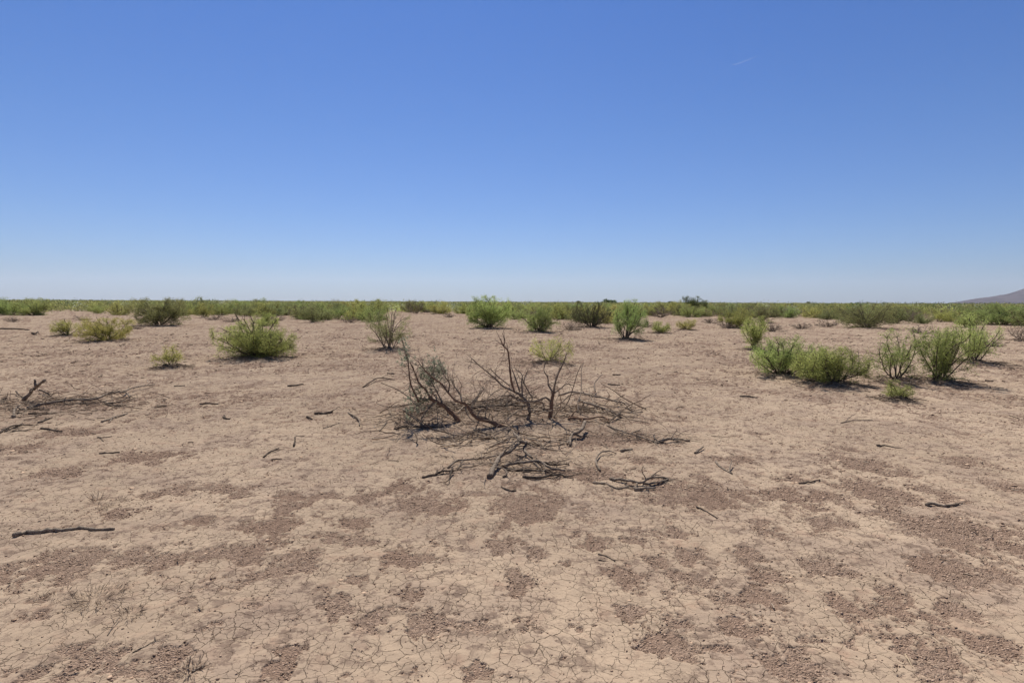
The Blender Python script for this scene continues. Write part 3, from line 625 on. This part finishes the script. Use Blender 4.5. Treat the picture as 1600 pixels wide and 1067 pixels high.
for (nm, lab, polys, wpx, nt, mt) in FALL:
    b = P(*polys[0][0][:2]); mb = MB(); off = np.array(b, np.float32)
    for i, pl in enumerate(polys):
        lie(mb, pl, wpx * (1 if i == 0 else .72), twigs=(nt if i == 0 else nt // 3))
    mb.v = [v - off for v in mb.v]
    o = mb.build(nm, M[mt], None, True); o.location = b
    tag(o, lab, 'branch' if nm == 'fallen_branch' else 'stick', 'dead wood lying on the ground')

# ------------------------------------------------------------------ dry grass tufts
def tuft(px, py, label, n, h, rad, seed):
    rng = np.random.default_rng(seed); b = P(px, py); mb = MB()
    a = rng.uniform(0, 2 * math.pi, n); rr = rad * np.sqrt(rng.uniform(0, 1, n))
    p = np.stack([np.cos(a) * rr, np.sin(a) * rr, np.zeros(n)], 1)
    ax = np.stack([np.cos(a), np.sin(a), rng.uniform(.1, 1.3, n)], 1) + rng.normal(size=(n, 3)) * .5; ax[:, 2] = np.abs(ax[:, 2])
    mb.leaves(p, ax, rng.uniform(.3, .9, n) * h, np.full(n, .0028), rng)
    o = mb.build('dry_grass_tuft', M['litter']); o.location = b; tag(o, label, 'dry grass', 'dry grass tufts')
tuft(150, 935, 'largest flattened dry grass tuft in the left foreground', 240, .08, .13, 3)
tuft(205, 958, 'dry grass tuft right of and below the largest flattened one', 90, .07, .06, 5)
tuft(90, 932, 'thin dry grass tuft left of the largest flattened one', 70, .06, .09, 7)
tuft(152, 782, 'upright brown grass tuft above the brown log-like stick', 60, .10, .04, 4)
tuft(166, 793, 'small brown grass tuft just below the upright brown one', 50, .07, .04, 6)
tuft(187, 782, 'small brown grass tuft right of the upright brown one', 40, .07, .03, 8)
tuft(300, 1046, 'pale shredded grass tuft at the bottom left by the black stub', 60, .08, .04, 9)

# ------------------------------------------------------------------ clods, flakes and twig litter
def scatter(n, d0, d1, seed, key):
    rng = np.random.default_rng(seed); m = n * 6
    d = np.sqrt(rng.uniform(d0 * d0, d1 * d1, m)); a = rng.uniform(-.82, .82, m)
    x, y = np.sin(a) * d, np.cos(a) * d; k = rng.uniform(0, 1, m) < key(x, y)
    return x[k][:n], y[k][:n], rng
def rocks(mb, x, y, z, s, rng, squash=.6):
    n = len(x)
    o = np.array([[1, 0, 0], [0, 1, 0], [-1, 0, 0], [0, -1, 0], [0, 0, 1], [0, 0, -1]], float)
    v = o[None] * rng.uniform(.55, 1.3, (n, 6, 1)) + rng.normal(size=(n, 6, 3)) * .22
    an = rng.uniform(0, 2 * math.pi, n); c, q = np.cos(an)[:, None], np.sin(an)[:, None]
    vx = v[:, :, 0] * c - v[:, :, 1] * q; vy = v[:, :, 0] * q + v[:, :, 1] * c
    v = np.stack([vx, vy, v[:, :, 2] * squash], -1) * s[:, None, None]
    v += np.stack([x, y, z], -1)[:, None, :]
    t = np.array([[0, 1, 4], [1, 2, 4], [2, 3, 4], [3, 0, 4], [1, 0, 5], [2, 1, 5], [3, 2, 5], [0, 3, 5]])
    f = (np.arange(n)[:, None, None] * 6 + t[None]).reshape(-1, 3); f = np.hstack([f, f[:, 2:3]])
    mb.add(v.reshape(-1, 3), f)
mb = MB()
for (n, d0, d1, s0, s1, sd) in ((90000, 2.0, 5.5, .0020, .0078, 1), (80000, 5, 11, .0036, .013, 2), (52000, 10, 30, .008, .026, 3)):
    x, y, rng = scatter(n, d0, d1, sd, lambda x, y: patch_field(x, y) * .9 + .03)
    s = s0 + (s1 - s0) * rng.uniform(0, 1, len(x)) ** 3.4
    rocks(mb, x, y, ground_h(x, y) - .009 * patch_field(x, y) + s * .2, s, rng)
o = mb.build('soil_clods', M['clod']); tag(o, 'loose brown soil crumbs filling the crumbled patches of the crust', None, None, 'stuff')
def flakes(mb, x, y, z, s, rng):
    n = len(x); k = 6
    an = np.arange(k) * 2 * math.pi / k + rng.uniform(0, 6, (n, 1)); rr = s[:, None] * rng.uniform(.6, 1.2, (n, k))
    tl = rng.uniform(.0, .22, n)[:, None]; ta = rng.uniform(0, 6.28, n)[:, None]
    vx, vy = np.cos(an) * rr, np.sin(an) * rr
    hz = (np.cos(an - ta) * rr) * tl + s[:, None] * tl * .8
    top = np.stack([vx + x[:, None], vy + y[:, None], hz + z[:, None]], -1)
    bot = top - np.array([0, 0, .004])
    v = np.concatenate([top, bot], 1)
    base = np.arange(n)[:, None, None] * 12
    q = np.array([[0, 1, 2, 3], [0, 3, 4, 5], [9, 8, 7, 6], [11, 10, 9, 6]] + [[i, i + 6, (i + 1) % 6 + 6, (i + 1) % 6] for i in range(6)])
    mb.add(v.reshape(-1, 3), (base + q[None]).reshape(-1, 4))
mb = MB()
for (n, d0, d1, s0, s1, sd) in ((160, 2.0, 6, .006, .014, 11), (700, 5.5, 14, .010, .026, 12), (900, 12, 28, .02, .05, 13)):
    x, y, rng = scatter(n, d0, d1, sd, lambda x, y: np.clip(4 * patch_field(x, y) * (1 - patch_field(x, y)), 0, 1) * .9 + .02)
    flakes(mb, x, y, ground_h(x, y), s0 + (s1 - s0) * rng.uniform(0, 1, len(x)) ** 2, rng)
o = mb.build('crust_flakes', M['crustlet']); tag(o, 'curled thin flakes of pale dried mud at the edges of crumbled patches', None, None, 'stuff')
mb = MB()
def bits(n, seed, cx, cy, sx, sy, l0, l1, r):
    rng = np.random.default_rng(seed)
    x = cx + rng.normal(size=n) * sx; y = cy + rng.normal(size=n) * sy
    z = ground_h(x, y)
    for i in range(n):
        L = rng.uniform(l0, l1) * rng.uniform(.4, 1); a = rng.uniform(0, 6.28); dz = rng.uniform(-.02, .3)
        d = np.array([math.cos(a), math.sin(a), dz]) * L / 2; p = np.array([x[i], y[i], z[i] + .006 + abs(dz) * L / 2])
        mb.tube(np.array([p - d, p + np.array([*rng.normal(size=2) * L * .06, 0]), p + d]), r * rng.uniform(.5, 1.3), 3, False)
c = flat(790, 650); bits(700, 1, c.x, c.y, .75, .55, .04, .22, .0035)
c = flat(690, 650); bits(260, 2, c.x, c.y, .45, .4, .04, .22, .0035)
c = flat(930, 645); bits(160, 3, c.x, c.y, .55, .4, .04, .22, .0035)
c = flat(820, 725); bits(260, 4, c.x, c.y, .5, .25, .03, .14, .003)
def tangle(n, seed, px, py, sx, sy, l0, l1, r0, r1, rise=.28):
    rng = np.random.default_rng(seed); c = flat(px, py)
    for i in range(n):
        x, y = c.x + rng.normal() * sx, c.y + rng.normal() * sy; a = rng.uniform(0, 6.28); L = rng.uniform(l0, l1)
        w_ = walk(rng, (x, y, gz(x, y) + rng.uniform(.0, .05)), (math.cos(a), math.sin(a), rng.uniform(-.05, rise)), L, 6, .2, -.02)
        w_[:, 2] = np.maximum(w_[:, 2], ground_h(w_[:, 0], w_[:, 1]) + .004); r = rng.uniform(r0, r1); mb.tube(w_, np.linspace(r, r * .4, 7), 4, False)
tangle(54, 31, 780, 645, .7, .4, .15, .5, .0025, .007); tangle(60, 32, 680, 650, .35, .35, .12, .4, .0022, .006)
tangle(26, 33, 925, 637, .45, .35, .15, .5, .0025, .006); tangle(50, 34, 820, 730, .4, .2, .1, .35, .002, .005)
tangle(34, 54, 745, 690, .5, .22, .3, .8, .005, .011, .25); tangle(26, 55, 830, 695, .4, .2, .25, .6, .005, .009, .2); tangle(96, 51, 785, 645, .68, .42, .3, .9, .006, .013, .3); tangle(44, 52, 685, 652, .38, .34, .25, .65, .005, .011, .4); tangle(24, 53, 925, 642, .42, .34, .3, .75, .005, .011, .3)
tangle(50, 41, 700, 640, .42, .3, .12, .35, .002, .005, .9); tangle(50, 42, 790, 635, .6, .3, .12, .35, .002, .005, .8); tangle(36, 43, 650, 655, .25, .25, .1, .3, .002, .004, .8)
tangle(50, 35, 740, 690, .5, .2, .1, .35, .002, .005); tangle(60, 36, 1000, 685, .4, .15, .1, .3, .002, .004); tangle(110, 37, 80, 632, .8, .45, .15, .5, .003, .008)
c = flat(80, 635); bits(420, 5, c.x, c.y, .8, .6, .05, .25, .005)
for i, (x, y, r) in enumerate(SHRUBS):
    if math.hypot(x, y) < 40: bits(190, 20 + i, x, y, r * .62, r * .62, .05, .3, .006)
rng = np.random.default_rng(5)
for i in range(5200):
    d = 2.5 + 32 * rng.uniform() ** 1.0; a = rng.uniform(-.8, .8)
    if patch_field(np.array([math.sin(a) * d]), np.array([math.cos(a) * d]))[0] < rng.uniform(.15, .9): continue
    bits(1, 200 + i, math.sin(a) * d, math.cos(a) * d, .01, .01, .012 + .002 * d, .03 + .007 * d, .0014 + .00055 * d)
o = mb.build('twig_litter', M['litter']); tag(o, 'fine dry twig litter strewn over the bare ground', None, None, 'stuff')

# ------------------------------------------------------------------ scrub belt
EDGE = [(-400, 489), (0, 488), (200, 488), (300, 491), (450, 496), (600, 497), (625, 488), (730, 487), (745, 501), (900, 505), (1000, 500), (1015, 493), (1120, 494), (1140, 500), (1300, 498), (1450, 499), (1600, 503), (2000, 503)]
KINDS = [('green', 'green scrub shrub in the belt below the horizon', dict(leaf='green', nst=14, tilt=1.15, per=2.0)),
         ('bright', 'yellow-green scrub shrub in the belt below the horizon', dict(leaf='bright', nst=14, tilt=1.15, per=1.9)),
         ('olive', 'dull olive scrub shrub in the belt below the horizon', dict(leaf='olive', nst=14, tilt=1.1, per=1.7)),
         ('bare', 'leafless brown scrub shrub in the belt below the horizon', dict(nst=16, tilt=1.15, leafy=0, stem='dead', thin=6.0))]
protos = []
for ki, (kk, lab, kw) in enumerate(KINDS):
    for v in range(3):
        t = empty('scrub_shrub'); tag(t, lab, 'shrub', 'scrub belt: ' + kk + ' shrubs')
        make_shrub(t, 500 + ki * 10 + v, 1.45, 2.7, nb1=8, nb2=3, leafL=.15, stem_r=.03, **kw); protos.append([ki, t, False])
rng = np.random.default_rng(12)
cand = []
k_ = 0
while len(cand) < 6600 and k_ < 200000:
    k_ += 1
    a = rng.uniform(-.84, .84); d = 45 * (900 / 45) ** rng.uniform(0, 1) if rng.random() < .42 else math.sqrt(rng.uniform(45 ** 2, 190 ** 2))
    x, y = math.sin(a) * d, math.cos(a) * d
    px = 800 + FOC * x / y; ey = np.interp(px, [e[0] for e in EDGE], [e[1] for e in EDGE])
    ed = flat(px, ey).length; ed = math.hypot(*flat(px, ey)[:2])
    if d < ed * ((.72 if px > 1100 else .78) + .95 * rng.random() ** 1.4): continue
    if pnoise(np.array([x / 22.]), np.array([y / 22.]), 5)[0] < -.12 and d < 220: continue
    if any((x - sx) ** 2 + (y - sy) ** 2 < (sr + 1.0) ** 2 for sx, sy, sr in SHRUBS): continue
    cand.append((d, x, y))
cand.sort()
acc = []; grid = {}
for d, x, y in cand:                          # keep crowns from standing in one another
    md = 1.7 if d < 130 else 1.2
    key = (int(x // 4), int(y // 4))
    if any((x - q[0]) ** 2 + (y - q[1]) ** 2 < md * md for i in (-1, 0, 1) for j in (-1, 0, 1) for q in grid.get((key[0] + i, key[1] + j), ())): continue
    grid.setdefault(key, []).append((x, y)); acc.append((d, x, y))
def copy_tree(o, parent=None):
    c = o.copy(); S.collection.objects.link(c)
    if parent: c.parent = parent
    for ch in list(o.children): copy_tree(ch, c)
    return c
pk = [.29, .23, .28, .20]
for i, (d, x, y) in enumerate(acc[:260]):
    ki = int(rng.choice(4, p=pk)); opts = [p for p in protos if p[0] == ki]; pr = opts[int(rng.integers(3))]
    if pr[2]: o = copy_tree(pr[1])
    else: o = pr[1]; pr[2] = True
    s = rng.uniform(.45, 1.28) * (1.25 if rng.random() < .04 else 1) * (.75 if ki == 3 else 1) * (1.06 if x / y < -.42 else 1)
    s = min(s, .95) if d < 85 else s
    o.location = (x, y, gz(x, y) - .02); o.rotation_euler = (0, 0, rng.uniform(0, 6.28)); o.scale = (s * rng.uniform(.9, 1.25), s * rng.uniform(.9, 1.25), s)
LOW = [(335, 500, .5), (362, 503, .4), (432, 501, .5), (546, 504, .5), (702, 496, .5), (738, 503, .35), (892, 516, .5), (1012, 512, .4), (1112, 505, .5), (1136, 513, .45), (1206, 518, .5),
       (1252, 514, .45), (1292, 511, .5), (1440, 521, .45), (1490, 528, .35), (1546, 541, .3), (20, 503, .4), (130, 501, .4), (215, 514, .3)]
for px, py, s in LOW:                          # dry low brush strewn in front of the belt
    pr = [p for p in protos if p[0] == 3][int(rng.integers(3))]; o = copy_tree(pr[1]); c = flat(px, py)
    o.location = (c.x, c.y, gz(c.x, c.y) - .02); o.rotation_euler = (0, 0, rng.uniform(0, 6.28)); o.scale = (s * 1.15, s * 1.15, s * .75)
    tag(o, 'low flat leafless brown shrub on bare ground in front of the scrub belt', 'shrub', 'low dry shrubs before the scrub belt')
for pr in protos:
    if not pr[2]:
        for ch in list(pr[1].children): bpy.data.objects.remove(ch)
        bpy.data.objects.remove(pr[1])
# the rest of the plain reads as one mass of scrub
far = {k: MB() for k in ('green', 'bright', 'olive', 'deep', 'grey')}
def blob(mb, x, y, H, W, n, L, rng):
    u = rng.normal(size=(n, 3)); u /= np.linalg.norm(u, axis=1)[:, None]; u *= rng.uniform(.45, 1.05, (n, 1))
    u[:, 2] = np.abs(u[:, 2]); p = u * np.array([W / 2, W / 2, H]) + np.array([x, y, .05])
    mb.leaves(p, u + rng.normal(size=(n, 3)) * .7, rng.uniform(.6, 1.3, n) * L, rng.uniform(.7, 1.3, n) * L * .4, rng)
for d, x, y in acc[260:]:
    k = ('green', 'bright', 'olive', 'deep', 'grey')[int(rng.choice(5, p=[.28, .10, .34, .18, .10]))]; s = rng.uniform(.5, 1.12) * (1.3 if rng.random() < .08 else 1)
    n, L = (150, .32) if d < 200 else (60, .6) if d < 420 else (34, .9)
    blob(far[k], x, y, 1.5 * s, 2.8 * s * (1 if d < 250 else 1.6), n, L * .9, rng)
for i in range(2600):                          # out to the far edge of the plain
    d = 500 * 8 ** rng.uniform(); a = rng.uniform(-.9, .9)
    blob(far[('olive', 'green', 'deep')[i % 3]], math.sin(a) * d, math.cos(a) * d, rng.uniform(1.1, 1.9), d * .02, 26, max(.9, d * .0018), rng)
for k, nm in (('green', 'green scrub'), ('bright', 'yellow-green scrub'), ('olive', 'dull olive scrub'), ('deep', 'dark green scrub'), ('grey', 'grey half-bare scrub')):
    o = far[k].build('far_scrub', M[k]); tag(o, nm + ' merging into one mass towards the horizon', None, None, 'stuff')
# distant trees that break the skyline
def far_tree(px, top, wpx, D, label, seed):
    rng = np.random.default_rng(seed); b = Q(px, 473.2 + (px - 800) * .004, D); H = CAM_H + (474 - top) * D / FOC; W = wpx * D / FOC
    t = empty('distant_tree', (b.x, b.y, 0)); tag(t, label, 'tree', 'distant trees on the skyline')
    tr = MB(); tr.tube([(0, 0, 0), (.1, 0, H * .35), (0, .1, H * .6)], [W * .05, W * .04, W * .02], 6); tr.build('trunk', M['dark'], t)
    cr = MB()
    for _ in range(9):
        c = rng.normal(size=3) * np.array([W * .24, W * .2, H * .14]) + np.array([0, 0, H * .62])
        n = 90; u = rng.normal(size=(n, 3)); u /= np.linalg.norm(u, axis=1)[:, None]; p = c + u * rng.uniform(.3, 1, (n, 1)) * np.array([W * .2, W * .2, H * .26])
        cr.leaves(p, u + rng.normal(size=(n, 3)) * .6, rng.uniform(.6, 1.3, n) * W * .14, rng.uniform(.7, 1.2, n) * W * .06, rng)
    cr.build('crown', M['deep'], t)
far_tree(952, 470.3, 20, 620, 'widest dark distant tree clump on the skyline right of centre', 1)
far_tree(904, 471.3, 10, 600, 'small dark distant tree left of the widest clump on the skyline', 2)
far_tree(1046, 471.5, 7, 640, 'tiny dark distant tree beside the dark green upright shrub', 3)
far_tree(1262, 471.5, 6, 640, 'tiny distant tree poking over the skyline right of centre', 4)
mb = MB(); rng = np.random.default_rng(8)
for i in range(150):
    px = rng.uniform(1335, 1720); D = 1500 + rng.uniform(-30, 30); b = Q(px, 474, D)
    blob(mb, b.x, b.y, rng.uniform(4.5, 6.6), rng.uniform(5, 8), 40, 2.2, rng)
o = mb.build('far_treeline', M['deep']); tag(o, 'even dark row of far trees below the mountain', None, None, 'stuff')

# ------------------------------------------------------------------ mountain and contrail
def mountain():
    D = 5000.0; nx, ny = 260, 60
    X = np.linspace(3600, 9600, nx); Yr = np.linspace(0, 3000, ny)
    XX, YY = np.meshgrid(X, Yr)
    px = 800 + FOC * XX / D
    prof = np.interp(px, [1430, 1478, 1500, 1522, 1545, 1570, 1600, 1640, 1700, 1800, 2000, 2300, 2500], [-6, 1, 5, 9.5, 13, 17, 27, 40, 56, 70, 60, 30, -6])
    u = np.clip(YY / 1300, 0, 2); cs = np.where(u < 1, sstep(0, 1, u), 1 - .4 * sstep(1, 2, u))
    ridge = 1 - np.abs(fbm(XX / 400, YY / 600, 5, 5, .55)) * 2.2
    z = prof * (D + 1300) / FOC * (cs * .92 + .10 * (ridge - .6) * np.clip(u * 3, 0, 1)) + 7 * fbm(XX / 130, YY / 130, 9, 3)
    z = np.where(u == 0, -5, z)
    i = np.arange(ny - 1)[:, None] * nx; j = np.arange(nx - 1)[None]
    f = np.stack([i + j, i + j + 1, i + nx + j + 1, i + nx + j], -1).reshape(-1, 4)
    m, n, l, o = mat('bare_rock'); pos = n.new('ShaderNodeNewGeometry').outputs['Position']
    col = nmix(n, l, nrange(n, l, nnoise(n, l, pos, .007, 6, .65), .38, .62), (.05, .042, .05), (.085, .072, .08))
    d = n.new('ShaderNodeBsdfDiffuse'); l.new(col, d.inputs['Color']); l.new(d.outputs[0], o.inputs[0])
    mb = MB(); mb.add(np.stack([XX.ravel() * (1 + YY.ravel() / D), YY.ravel() + D, z.ravel()], 1), f)
    tag(mb.build('mountain', m, None, True), kind='structure')
mountain()
def contrail():
    m, n, l, o = mat('ice_cloud'); t = n.new('ShaderNodeBsdfTransparent'); d = n.new('ShaderNodeBsdfTranslucent'); d.inputs['Color'].default_value = (.9, .9, .9, 1)
    mx = n.new('ShaderNodeMixShader'); mx.inputs[0].default_value = .07
    l.new(t.outputs[0], mx.inputs[1]); l.new(d.outputs[0], mx.inputs[2]); l.new(mx.outputs[0], o.inputs[0])
    D = 20000; a = [np.array(Q(x, y, D)) for x, y in ((1144, 102.5), (1158, 98), (1170, 93.5), (1184, 88))]
    r = .42 * D / FOC; mb = MB(); p, rr = smooth_line(a, [r * .8, r, r * .8, r * .2], 6); mb.tube(p, rr, 8)
    tag(mb.build('contrail', m, None, True), 'short thin white contrail high in the clear sky on the right', 'contrail')
contrail()

def haze():
    m, n, l, o = mat('thin_haze'); v = n.new('ShaderNodeVolumePrincipled'); v.inputs['Color'].default_value = (.80, .86, 1.0, 1)
    v.inputs['Density'].default_value = 0.00004; v.inputs['Anisotropy'].default_value = .3
    l.new(v.outputs[0], o.inputs['Volume'])
    x, y, z0, z1 = 16000, 16000, -7, 620
    c = [(a, b, z) for z in (z0, z1) for a, b in ((-x, -y), (x, -y), (x, y), (-x, y))]
    mb = MB(); mb.add(c, [[0, 3, 2, 1], [4, 5, 6, 7], [0, 1, 5, 4], [1, 2, 6, 5], [2, 3, 7, 6], [3, 0, 4, 7]])
    tag(mb.build('haze', m), 'thin pale haze over the whole plain', None, None, 'stuff')
haze()
